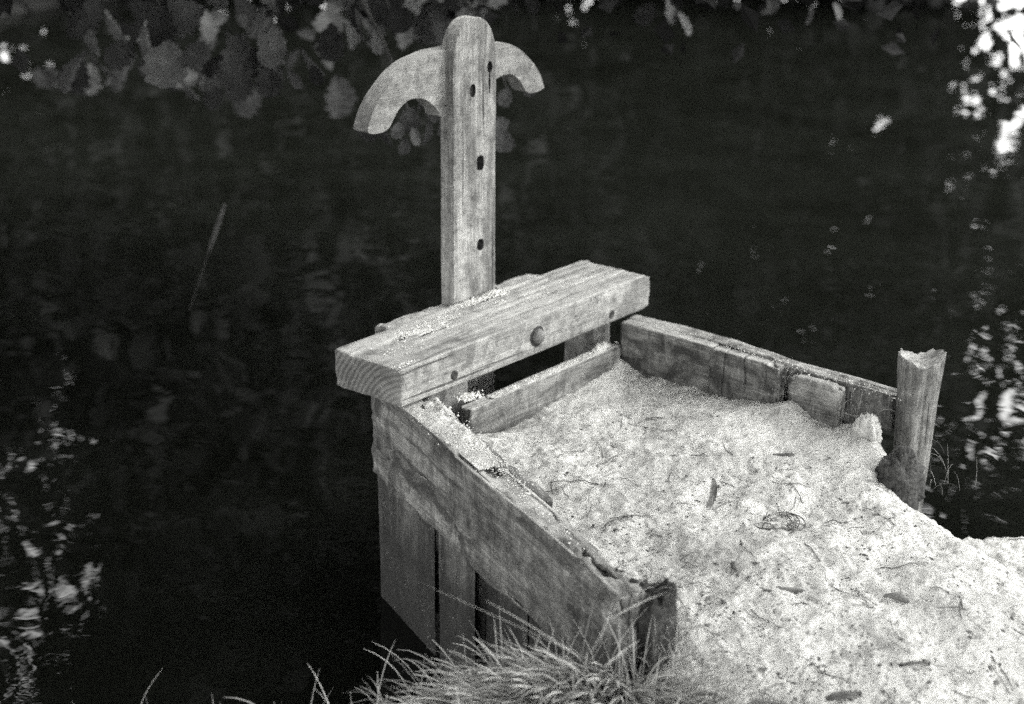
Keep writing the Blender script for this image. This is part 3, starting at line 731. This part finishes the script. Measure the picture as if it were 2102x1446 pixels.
# straws and rootlets, crumbs, chips: uncountable litter
def litter():
    B = Bag(); C2 = Bag(); D = Bag(); r0 = np.random.default_rng(23)
    def sp(): 
        while True:
            px, py = r0.uniform(900, 2140), r0.uniform(740, 1480)
            z = -.28; p = on_z(px, py, z); z = float(sand_h(p[0], p[1])); p = on_z(px, py, z)
            h = float(sand_h(p[0], p[1]))
            if -.6 < h and abs(h - z) < .1: return np.array([p[0], p[1], h])
    for k in range(150):
        p = sp(); L = r0.uniform(.015, .07) * (1.6 if r0.random() < .15 else 1); a = r0.uniform(0, 6.28); n = 8; t = np.linspace(-.5, .5, n)
        cv = r0.normal(0, .3)
        x = p[0] + np.cos(a) * t * L - np.sin(a) * cv * L * t * t; y = p[1] + np.sin(a) * t * L + np.cos(a) * cv * L * t * t
        z = sand_h(x, y) + .0012 + .006 * r0.random() * (t + .5)
        (B if r0.random() < .7 else D).add(*tube(np.stack([x, y, z], -1), np.full(n, r0.uniform(.0005, .0011)), 4))
    oct_v = np.array([(1, 0, 0), (0, 1, 0), (-1, 0, 0), (0, -1, 0), (0, 0, 1), (0, 0, -1)], float)
    oct_t = np.array([(0, 1, 4), (1, 2, 4), (2, 3, 4), (3, 0, 4), (1, 0, 5), (2, 1, 5), (3, 2, 5), (0, 3, 5)])
    n = 2400
    P = np.array([sp() for _ in range(700)])
    base = P[r0.integers(0, len(P), n)] + np.concatenate([r0.normal(0, .035, (n, 2)), np.zeros((n, 1))], 1)
    base[:, 2] = sand_h(base[:, 0], base[:, 1])
    keep = base[:, 2] > -.56
    for p in base[keep]:
        s = np.exp(r0.normal(-6.5, .5)); a = r0.uniform(0, 6.28); sc = np.array([s * r0.uniform(1, 2.6), s, s * .6])
        v = oct_v * sc * (1 + r0.normal(0, .2, (6, 1))); c, sn = math.cos(a), math.sin(a)
        v = np.stack([v[:, 0] * c - v[:, 1] * sn, v[:, 0] * sn + v[:, 1] * c, v[:, 2]], -1) + p
        C2.add(v, None, oct_t)
    tag(link('rootlets', B.mesh('rootlets'), M['chip']), 'fine dark rootlets and straws strewn over the sand', 'litter', kind='stuff')
    tag(link('straw', D.mesh('straw'), M['reed']), 'pale broken straws strewn over the sand', 'litter', kind='stuff')
    tag(link('bark_crumbs', C2.mesh('bark_crumbs', False), M['chip']), 'dark bark crumbs scattered in drifts over the sand', 'litter', kind='stuff')
    # pale sand crumbs spilled on beam, wing tops and stop board
    E = Bag()
    def pile(cx, cy, z0, rx, ry, ang, n, smax):
        for _ in range(n):
            u, v = r0.normal(0, .5), r0.normal(0, .5); x = cx + math.cos(ang) * u * rx - math.sin(ang) * v * ry; y = cy + math.sin(ang) * u * rx + math.cos(ang) * v * ry
            s = np.exp(r0.normal(math.log(smax) - .7, .5)); s = min(s, smax * 1.5); w = oct_v * s * (1 + r0.normal(0, .22, (6, 1)))
            hgt = max(0, 1 - u * u - v * v) * smax * 1.1 * r0.random()
            E.add(w + np.array([x, y, z0 + hgt]), None, oct_t)
    pile(.46, .187, .001, .09, .018, 0, 500, .0024); pile(.25, .15, -.001, .11, .035, 0, 700, .0024); pile(.505, .18, .002, .03, .018, 0, 160, .0038); pile(.47, .135, .0, .022, .012, 0, 60, .0026)
    pile(.035, .02, -.001, .03, .012, 0, 50, .0026); pile(.10, .09, .0, .06, .03, 0, 60, .002); pile(.6, .12, .0, .2, .05, 0, 120, .0018)
    wa = math.atan2(wd[1], wd[0])
    for (al, ins, rx, ry, n, s) in ((.30, .045, .10, .035, 700, .0026), (.22, .06, .05, .03, 300, .003), (.42, .05, .08, .03, 500, .0017), (.52, .05, .09, .03, 420, .0016), (.62, .05, .07, .03, 160, .0015), (.75, .03, .2, .02, 160, .002)):
        p = wpt(al, ins, -.092); pile(p.x, p.y, -.0925, rx, ry, wa, n, s)
    pile(.50, -.003, -.143, .25, .008, 0, 420, .0022); pile(.17, -.04, -.10, .03, .02, 0, 300, .003)
    for y in np.linspace(-.05, -.7, 9): pile(.79, y, -.092 + .01 * y, .03, .07, 0, 60, .002)
    # thin drifts of sand lying on the timber
    def drift(cx, cy, z0, lx, ly, ang, hmax, seed):
        us = np.linspace(-1, 1, int(lx * 2 / .0035) + 2); vs = np.linspace(-1, 1, int(ly * 2 / .0035) + 2); Uu, Vv = np.meshgrid(us, vs, indexing='ij')
        x = cx + math.cos(ang) * Uu * lx - math.sin(ang) * Vv * ly; y = cy + math.sin(ang) * Uu * lx + math.cos(ang) * Vv * ly
        h = (1 - (np.abs(Uu) ** 2.5 + np.abs(Vv) ** 2.5)) * .8 + .55 * fbm(x * 45, y * 45, 0, 4, seed) + .2 * fbm(x * 200, y * 200, 0, 2, seed + 4) - .25
        z = z0 - .004 + np.clip(h, -.3, 1) * hmax + .003; nx, ny = Uu.shape
        i = np.arange(nx - 1)[:, None] * ny; j = np.arange(ny - 1)[None, :]
        q = np.stack([i + j, i + ny + j, i + ny + j + 1, i + j + 1], -1).reshape(-1, 4)
        Dr.add(np.stack([x, y, z], -1).reshape(-1, 3), q)
    Dr = Bag()
    p = wpt(.30, .042, 0); drift(p.x, p.y, -.0905, .13, .036, wa, .008, 3)
    p = wpt(.21, .066, 0); drift(p.x, p.y, -.091, .055, .024, wa, .020, 5)
    p = wpt(.46, .040, 0); drift(p.x, p.y, -.092, .07, .03, wa, .0035, 7)
    drift(.255, .150, .0, .10, .032, 0, .005, 9); drift(.47, .187, .0, .08, .014, 0, .007, 11); drift(.69, .0, -.142, .035, .014, 0, .020, 13); drift(.48, -.003, -.143, .2, .014, 0, .003, 15)
    tag(link('sand_drift', Dr.mesh('sand_drift'), M['sand']), 'thin drifts of pale sand lying on the beam and wall tops', 'sand', kind='stuff')
    tag(link('sand_crumbs', E.mesh('sand_crumbs', False), M['crumb']), 'pale sand crumbs spilled along the beam and wall tops', 'sand', kind='stuff')
litter()

# ------------------------------------------------------------------ grass
def blades(specs, seed):
    """specs: list of (root xyz, dir xy angle, lean, length, width, tone)"""
    r0 = np.random.default_rng(seed); V = []; Q = []; tone = []; b = 0; n = 7
    t = np.linspace(0, 1, n)
    for sp_ in specs:
        (p, a, lean, L, w, tn) = sp_[:6]; straight = len(sp_) > 6
        d = np.array([math.cos(a), math.sin(a), 0]); side = np.array([-d[1], d[0], 0]); 
        ang = lean * (.96 + .1 * t) if straight else lean * (.35 + 1.15 * t ** 1.3); seg = L / (n - 1)
        hx = np.concatenate([[0], np.cumsum(np.sin(ang[:-1]) * seg)]); hz = np.concatenate([[0], np.cumsum(np.cos(ang[:-1]) * seg)])
        wob = r0.normal(0, .05) * L * t * t
        c = np.asarray(p) + d * hx[:, None] + np.array([0, 0, 1.0]) * hz[:, None] + side * wob[:, None]
        tw = r0.uniform(-1.0, 1.0); sv = side * math.cos(tw) + np.array([0, 0, 1.0]) * math.sin(tw)
        ww = w * np.minimum(1, .6 + t * 2) * np.sqrt(np.clip(1.02 - t, 0, 1)); fold = np.cross(sv, d) * .25
        V += [c - sv * ww[:, None] * .5, c + fold * ww[:, None], c + sv * ww[:, None] * .5]
        for i in range(n - 1):
            Q.append((b + i, b + n + i, b + n + i + 1, b + i + 1)); Q.append((b + n + i, b + 2 * n + i, b + 2 * n + i + 1, b + n + i + 1))
        b += 3 * n; tone += list(np.clip(tn * (.75 + .35 * t), 0, 1)) * 3
    me = mesh_np('grass', np.concatenate(V), Q)
    at = me.attributes.new('tone', 'FLOAT', 'POINT'); at.data.foreach_set('value', np.array(tone, np.float32))
    return me
specs = []; r0 = np.random.default_rng(5)
tc_ = np.array([-.440, -.838]); rdir2 = np.array([.647, -.762]); fdir2 = np.array([.762, .647])
def gh(x, y): return max(float(ground_h(np.array(x), np.array(y))), float(sand_h(np.array(x), np.array(y))) if (-.62 < x < 1.45 and -1.95 < y < .06) else -2)
def mound(s, f):  # tussock height above ground, s across the view, f in depth
    return .095 * math.exp(-((s / .19) ** 2 + (f / .12) ** 2))
for k in range(2600):
    s, f = r0.normal(.01, .13), r0.normal(-.01, .08); x, y = tc_ + rdir2 * s + fdir2 * f
    z = -.345 + mound(s, f) - .01
    dv_ = rdir2 * (s * 5 - .35 + .15 * r0.normal()) + fdir2 * (f * 4 - .45)
    a = math.atan2(dv_[1], dv_[0]) + r0.normal(0, .35)
    specs.append(((x, y, z), a, float(np.clip(r0.normal(1.18, .25), .5, 1.8)), r0.uniform(.06, .17), r0.uniform(.003, .0065), float(np.clip(r0.normal(.55, .28), .03, 1))))
for k in range(110):   # upright stray blades
    s, f = r0.normal(-.02, .17), r0.normal(.03, .06); x, y = tc_ + rdir2 * s + fdir2 * f
    specs.append(((x, y, -.345 + mound(s, f) * .9), r0.uniform(0, 6.28), r0.uniform(.1, .95), r0.uniform(.09, .20), r0.uniform(.0026, .0048), float(np.clip(r0.normal(.6, .2), .1, 1))))
for (px_, py_, qx, qy) in ((1160, 1330, 850, 1210), (1175, 1340, 1000, 1235), (1230, 1325, 1265, 1230), (1240, 1370, 1310, 1315), (1255, 1270, 1360, 1215), (1215, 1340, 1275, 1220)):
    A = at_dist(px_, py_, 2.62); Bq = at_dist(qx, qy, 2.68); dd_ = Bq - A; L_ = float(np.linalg.norm(dd_)); ln = math.acos(max(-1, min(1, dd_[2] / L_)))
    specs.append((tuple(A), math.atan2(dd_[1], dd_[0]), ln, L_ * 1.02, .0020, .85, 1))
for k in range(420):   # fringe to the left along the water
    s = -.14 - abs(r0.normal(0, .28)); f = r0.normal(-.07, .05); x, y = tc_ + rdir2 * s + fdir2 * f
    specs.append(((x, y, -.36), r0.uniform(0, 6.28), r0.uniform(.1, 1.1), r0.uniform(.05, .13), r0.uniform(.0016, .003), float(np.clip(r0.normal(.5, .2), .05, 1))))
for k in range(1000):   # flattened grass to the right, over the sand's lower edge
    s = abs(r0.normal(.16, .14)); f = r0.normal(-.08, .05); x, y = tc_ + rdir2 * s + fdir2 * f
    z = gh(x, y); specs.append(((x, y, z - .005), math.atan2(rdir2[1], rdir2[0]) + r0.normal(0, .9), r0.uniform(1.0, 1.6), r0.uniform(.05, .13), r0.uniform(.0012, .0026), float(np.clip(r0.normal(.42, .2), .05, 1))))
for k in range(260):   # straws on the stump and round it
    x, y = -.245 + r0.normal(0, .035), -.85 + r0.normal(0, .035)
    specs.append(((x, y, -.22 + r0.uniform(0, .14) * (math.hypot(x + .248, y + .842) < .035)), r0.uniform(0, 6.28), r0.uniform(.4, 1.9), r0.uniform(.03, .11), r0.uniform(.0008, .0016), float(np.clip(r0.normal(.5, .25), .05, 1))))
for k in range(90):    # wisps where the boards are broken and on the sod
    x, y = (.755 + r0.normal(0, .012), r0.choice([-.475, -.63, -.67]) + r0.normal(0, .018)) if k < 50 else (.74 + r0.normal(0, .05), -.81 + r0.normal(0, .05))
    z = -.17 if k < 50 else -.26
    specs.append(((x, y, z + r0.uniform(-.03, .04)), r0.uniform(0, 6.28), r0.uniform(.3, 1.7), r0.uniform(.03, .09), r0.uniform(.0007, .0014), float(np.clip(r0.normal(.55, .25), .05, 1))))
grass = link('grass', blades(specs, 3), M['grass']); tag(grass, 'dry drooping grass tussock on the near bank', 'grass', kind='stuff')
# the earth under the tussock
def tuss_h(x, y):
    s = (x - tc_[0]) * rdir2[0] + (y - tc_[1]) * rdir2[1]; f = (x - tc_[0]) * fdir2[0] + (y - tc_[1]) * fdir2[1]
    return -.345 + .085 * np.exp(-((s / .19) ** 2 + (f / .12) ** 2)) + .008 * fbm(x * 30, y * 30, 0, 3, 3) - .4 * sstep(.16, .3, np.hypot(s * .6, f))
tm = link('tussock_mound', grid_mesh('mound', np.arange(-.9, .0, .012), np.arange(-1.3, -.4, .012), tuss_h), M['sod']); tag(tm, 'dark soil mound under the grass tussock', kind='structure')

# ------------------------------------------------------------------ trees
def leaf_cloud(centers, spread, n, size, seed, squash=.8):
    r0 = np.random.default_rng(seed)
    c = centers[r0.integers(0, len(centers), n)] + r0.normal(0, 1, (n, 3)) * spread * np.array([1, 1, squash])
    u = r0.normal(0, 1, (n, 3)); u /= np.linalg.norm(u, axis=1)[:, None]
    w = np.cross(u, r0.normal(0, 1, (n, 3))); w /= np.linalg.norm(w, axis=1)[:, None]
    s = size * r0.uniform(.7, 1.35, (n, 1)); nn = np.cross(u, w) * s * .12
    V = np.stack([c - u * s * .6, c + w * s * .42 + nn, c + u * s * .65, c - w * s * .42 + nn], 1).reshape(-1, 3)
    return V, np.arange(n * 4).reshape(-1, 4)
def tree(name, base, H, r, cz0, rad, n, size, label, seed, lean=(0, 0), group='trees along the far bank', clump=.55, parent_extra=None):
    r0 = np.random.default_rng(seed); base = np.array(base, float)
    root = thing(name, tuple(base), label, 'tree', group)
    t = np.linspace(0, 1, 14); path = np.stack([base[0] + lean[0] * t ** 1.5 + .12 * np.sin(t * 5 + seed), base[1] + lean[1] * t ** 1.5 + .12 * np.cos(t * 4 + seed), base[2] - .3 + (H * .86 + .3) * t], -1)
    inv = Matrix.Translation(-Vector(base)); B = Bag(); B.add(*tube(path - base, r * (1.15 - t * .95), 9, seed, .25))
    link('trunk', B.mesh('trunk'), M['bark'], root, Matrix.Translation(base))
    cents = []
    LB = 11
    for k in range(LB):
        u = .22 + .72 * k / LB; st = path[int(u * 13)]; a = r0.uniform(0, 6.28); zt = cz0 + (H - cz0) * r0.uniform(.1, .95)
        en = np.array([path[int(u * 13)][0] + math.cos(a) * rad * r0.uniform(.55, .95), path[int(u * 13)][1] + math.sin(a) * rad * r0.uniform(.55, .95), max(st[2] + r0.uniform(-.6, 1.6), cz0 * .8)])
        tt = np.linspace(0, 1, 7)[:, None]; mid = st + (en - st) * tt + np.array([0, 0, .5]) * np.sin(tt * math.pi)
        Lb = Bag(); Lb.add(*tube(mid - base, (r * .38 * (1.1 - tt[:, 0])) + .008, 6)); link('limb', Lb.mesh('limb'), M['bark'], root, Matrix.Translation(base))
        for q in (.45, .7, 1.0): cents.append(st + (en - st) * q)
    m = 46
    while len(cents) < m + 33:
        p = r0.uniform(-1, 1, 3)
        if np.linalg.norm(p) < 1: cents.append(np.array([path[8][0], path[8][1], (cz0 + H) / 2]) + p * np.array([rad, rad, (H - cz0) / 2]))
    V, Q = leaf_cloud(np.array(cents), clump, n, size, seed + 1)
    cr = link('crown', mesh_np('crown', V - base, Q, None, False), M['crown'], root, Matrix.Translation(base)); cr['kind'] = 'stuff'
    return root
def polar(az, d): return CAM[0] + d * math.sin(math.radians(az)), CAM[1] + d * math.cos(math.radians(az))
TREES = [(23, 15.2, 9.5, 2.3, 10000, .34), (39.5, 14.6, 12, 2.1, 20000, .5), (46, 15.0, 13, 2.6, 28000, .55), (54, 14.8, 12.5, 2.5, 6600, .36), (63, 15.4, 10, 2.3, 8800, .32), (72, 16.5, 9, 2.4, 6500, .31),
         (43, 19.5, 15, 2.6, 20000, .55), (48.5, 19.5, 15, 2.8, 20000, .55), (91, 15.5, 9, 2.4, 6000, .4)]
TL = ['leafy tree on the far bank at the left of the stream', 'tall dense tree on the far bank behind the hanging alder leaves', 'tallest dense tree on the far bank straight behind the gate handle',
      'broad dense tree on the far bank right of the gate', 'thin-crowned tree on the far bank by the bright opening', 'loose tree on the far bank beyond the bright opening',
      'tall tree standing in the second row behind the hanging leaves', 'tall tree standing in the second row right of the gate', 'loose tree far off to the right of the stream']
BUSH = [(az, 13.4 + .5 * math.sin(az), 2.3 + .5 * math.cos(az * 2) + (.5 if 28 < az < 35 else 0)) for az in (20, 25, 28.5, 32, 36, 40, 44.5, 49, 53, 57, 60.5)]  # unseen bushes added to close low sky gaps in the water reflection
for i, (az, d, H) in enumerate(BUSH):
    x, y = polar(az, d); b_ = tree('bush', (x, y, float(ground_h(np.array(x), np.array(y)))), H, .05, -.3, .95, 4200 + int((H > 3.2) * 3000), .13, 'dense unseen bush added on the far bank to darken the reflection, number %d from the left' % (i + 1), 700 + i * 3, (0, 0), 'unseen bushes added to darken the reflection', .32)
    b_['category'] = 'bush'; b_['label'] = ['leftmost', 'second', 'third', 'fourth', 'fifth', 'sixth', 'seventh', 'eighth', 'ninth', 'tenth', 'rightmost'][i] + ' low bush from the left, added unseen to darken the far reflection'
for i, ((az, d, H, rad, n, cl), lb) in enumerate(zip(TREES, TL)):
    x, y = polar(az, d); tree('broadleaf_tree', (x, y, float(ground_h(np.array(x), np.array(y)))), H, .17, 2.8 if 68 < az < 80 else (1.6 if az == 63 else .1), rad, n, .17, lb, 100 + i * 7, clump=cl)

# unseen trees, added to block sky light from the sluice
tree('added_shade_tree', (-3.3, 2.0, -.5), 9.5, .2, 4.4, 3.1, 22000, .24, 'added unseen tree left of the stream, its high crown shading the sluice', 410, (3.4, -1.6), 'unseen trees added to shade the sluice', .6)
tree('added_side_shade_tree', (-3.6, 1.5, -.5), 6.5, .16, .2, 1.5, 9000, .2, 'added unseen low tree at the left water edge, blocking light from the left', 470, (.2, 0), 'unseen trees added to shade the sluice', .5)  # put in to darken the left-facing timber
tree('added_shade_tree', (-4.8, -3.6, -.4), 9.0, .2, 3.4, 2.9, 14000, .24, 'added unseen large tree behind the viewpoint, blocking sky light', 430, (1.2, -.4), 'unseen trees added to shade the sluice', .6)
tree('added_shade_tree', (1.6, -4.6, -.4), 8.5, .18, 3.6, 2.2, 5000, .24, 'added unseen thin tree to the right behind the viewpoint, filtering the sun', 450, (.6, .6), 'unseen trees added to shade the sluice', .55)
# alder on the left bank whose branches hang into the picture
ax_, ay_ = polar(17, 6.6)
alder = tree('alder_tree', (ax_, ay_, float(ground_h(np.array(ax_), np.array(ay_)))), 7.5, .14, 1.9, 1.9, 9000, .10, 'alder whose leafy branches hang over the water behind the gate', 300, (.5, -.2), None, .45)
def leaf_mesh(seed):
    r0 = np.random.default_rng(seed); nu, nv = 22, 9; V = []
    for i in range(nu):
        u = i / (nu - 1); w = .47 * ((math.sin(math.pi * u ** 1.45) ** .55 if u < .78 else math.sin(math.pi * .78 ** 1.45) ** .55 * (1 - ((u - .78) / .24) ** 2) ** .5) if u > 0 else .02)
        for j in range(nv):
            v = (j / (nv - 1) - .5) * 2
            z = -.18 * u * u + .10 * abs(v) * w * 2 + .034 * math.sin((u * 6.5 - abs(v) * 1.1) * 2 * math.pi) * min(1, abs(v) * 2) * (0 < u < 1)
            ww = w * (1 + .15 * math.sin(u * 27 + seed + (2 if v > 0 else 0)) * (abs(v) > .7)); V.append((u, v * ww, z + .03 * math.sin(u * 3 + seed) * v))
    q = [(i * nv + j, (i + 1) * nv + j, (i + 1) * nv + j + 1, i * nv + j + 1) for i in range(nu - 1) for j in range(nv - 1)]
    me = mesh_np('leaf', V, q); me.materials.append(M['leaf']); return me
rc_ = np.random.default_rng(88); shade_cents = np.array([at_dist(px, -330 - 260 * rc_.random(), 4.7 + 1.6 * rc_.random()) for px in np.linspace(0, 2000, 46)])
Vh, Qh = leaf_cloud(shade_cents, .28, 15000, .055, 89); shade_crown = link('crown', mesh_np('crown', Vh - np.array(alder.location), Qh, None, False), M['crown'], alder, Matrix.Translation(alder.location)); shade_crown['kind'] = 'stuff'  # unseen foliage added above the hanging leaves to shade them
LEAF = [leaf_mesh(s) for s in range(4)]
abase = np.array(alder.location)
r0 = np.random.default_rng(77)
trunk_at = lambda z: np.array([ax_ + .25, ay_ - .1, z])
# (branch tip px, py, distance) and the leaves along it (px, py, size px, hang angle deg from image-down, distance)
def near_leafset():
    L = [(300, 95, 120, 5, 4.9), (345, 130, 105, 0, 4.85), (388, 135, 95, -35, 4.8), (340, 60, 110, 20, 5.1), (420, 60, 100, 60, 5.2), (275, 120, 80, 40, 5.0),
         (485, 110, 90, -10, 4.9), (500, 165, 75, 10, 4.8), (555, 180, 85, 0, 4.75), (575, 95, 80, 15, 4.9), (620, 135, 75, -30, 4.85), (520, 95, 70, 50, 5.0), (595, 170, 55, -30, 4.7),
         (560, 140, 60, 5, 4.9), (455, 140, 60, 30, 5.1), (180, 140, 80, 35, 5.4), (190, 90, 70, 10, 5.5), (810, 40, 80, -15, 5.0), (735, 40, 90, 10, 5.5), (680, 80, 75, 0, 5.4), (770, 90, 60, -10, 5.3),
         (790, 280, 45, 0, 5.0), (820, 270, 45, 10, 4.9), (850, 285, 50, -10, 4.9), (880, 270, 50, 5, 4.9), (850, 245, 55, 15, 5.0), (885, 235, 50, -20, 5.0), (770, 270, 45, 30, 5.1), (905, 265, 40, -10, 5.0), (1020, 260, 45, -20, 5.0),
         (1070, 175, 45, -30, 4.9), (1045, 195, 40, 20, 4.9), (1035, 285, 40, 0, 5.0), (830, 300, 40, 0, 5.0), (1095, 10, 60, 0, 5.2), (1370, 25, 70, -10, 5.8), (1340, 30, 55, 30, 5.9), (1390, 45, 50, -30, 5.8),
         (1665, 20, 60, 0, 6.0), (1580, 20, 50, 10, 6.1), (1710, 25, 45, -30, 6.0), (640, 150, 40, -20, 4.8)]
    for _ in range(34):
        x = r0.uniform(120, 1000); y = r0.uniform(-60, 150 if x < 700 else 60); L.append((x, y, r0.uniform(55, 95), r0.normal(0, 35), r0.uniform(5.6, 6.6)))
    for _ in range(95):
        x = r0.uniform(60, 1050); L.append((x, r0.uniform(-80, 260 - abs(x - 550) * .15), r0.uniform(40, 75), r0.normal(0, 45), r0.uniform(6.3, 7.4)))
    return L
LS = near_leafset()
tips = [(330, -40, 5.0), (560, -40, 4.95), (800, -40, 5.1), (850, 215, 5.0), (1050, 150, 5.0), (1380, -40, 5.8), (1680, -50, 6.0)]
branches = []
for (px, py, dd) in tips:
    en = at_dist(px, py + 60, dd); hub = at_dist(px * .8 + 20, -260, dd + .1); st = trunk_at(2.3 + .1 * len(branches))
    tt = np.linspace(0, 1, 16)[:, None]; p1 = (1 - tt) ** 2 * st + 2 * tt * (1 - tt) * (hub + np.array([0, 0, .35])) + tt * tt * en
    Bb = Bag(); Bb.add(*tube(p1 - abase, .022 * (1 - tt[:, 0]) + .0022, 6)); br = link('branch', Bb.mesh('branch'), M['bark'], alder, Matrix.Translation(abase)); branches.append((br, px))
for (px, py, sz, ang, dd) in LS:
    p = at_dist(px, py - sz * .45, dd); L = sz * dd / FPX * float(r0.uniform(.75, 1.2))
    a = math.radians(ang); x = Vector(-U_ * math.cos(a) - R_ * math.sin(a) * 1.0) + Vector(-F_) * float(r0.normal(.15, .5)); x.normalize()
    nrm = Vector(-F_) * .7 + Vector((0, 0, 1)) * .55 + Vector(R_) * float(r0.normal(.15, .95)); 
    m = frame(p, x, nrm) @ Matrix.Diagonal((L, L * float(r0.uniform(.75, 1.05)), L, 1))
    br = min(branches, key=lambda b: abs(b[1] - px))[0]
    o = bpy.data.objects.new('leaf', LEAF[int(r0.integers(0, 4))]); col.objects.link(o); o.parent = br; o.matrix_local = alder.matrix_world.inverted() @ m

# a lone reed standing in the water at the left
p0, p1 = at_dist(428, 520, 5.9), at_dist(462, 418, 5.9)
dz = (p0[2] - ZW) / (p1[2] - p0[2]); pb = p0 - (p1 - p0) * (dz + .1)
B = Bag(); t = np.linspace(0, 1, 12)[:, None]; B.add(*tube(p0 + (p1 - p0) * t, .004 + .004 * np.sin(t[:, 0] * math.pi), 6))
rd = thing('reed', tuple(pb), 'single pale reed stalk standing in the dark water at the left', 'reed')
link('stalk', B.mesh('stalk'), M['sod'], rd, Matrix.Identity(4))
Bt = Bag(); Bt.add(*tube(pb + (p0 - pb) * t, np.full(12, .0012), 5)); link('stem', Bt.mesh('stem'), M['dark'], rd, Matrix.Identity(4))
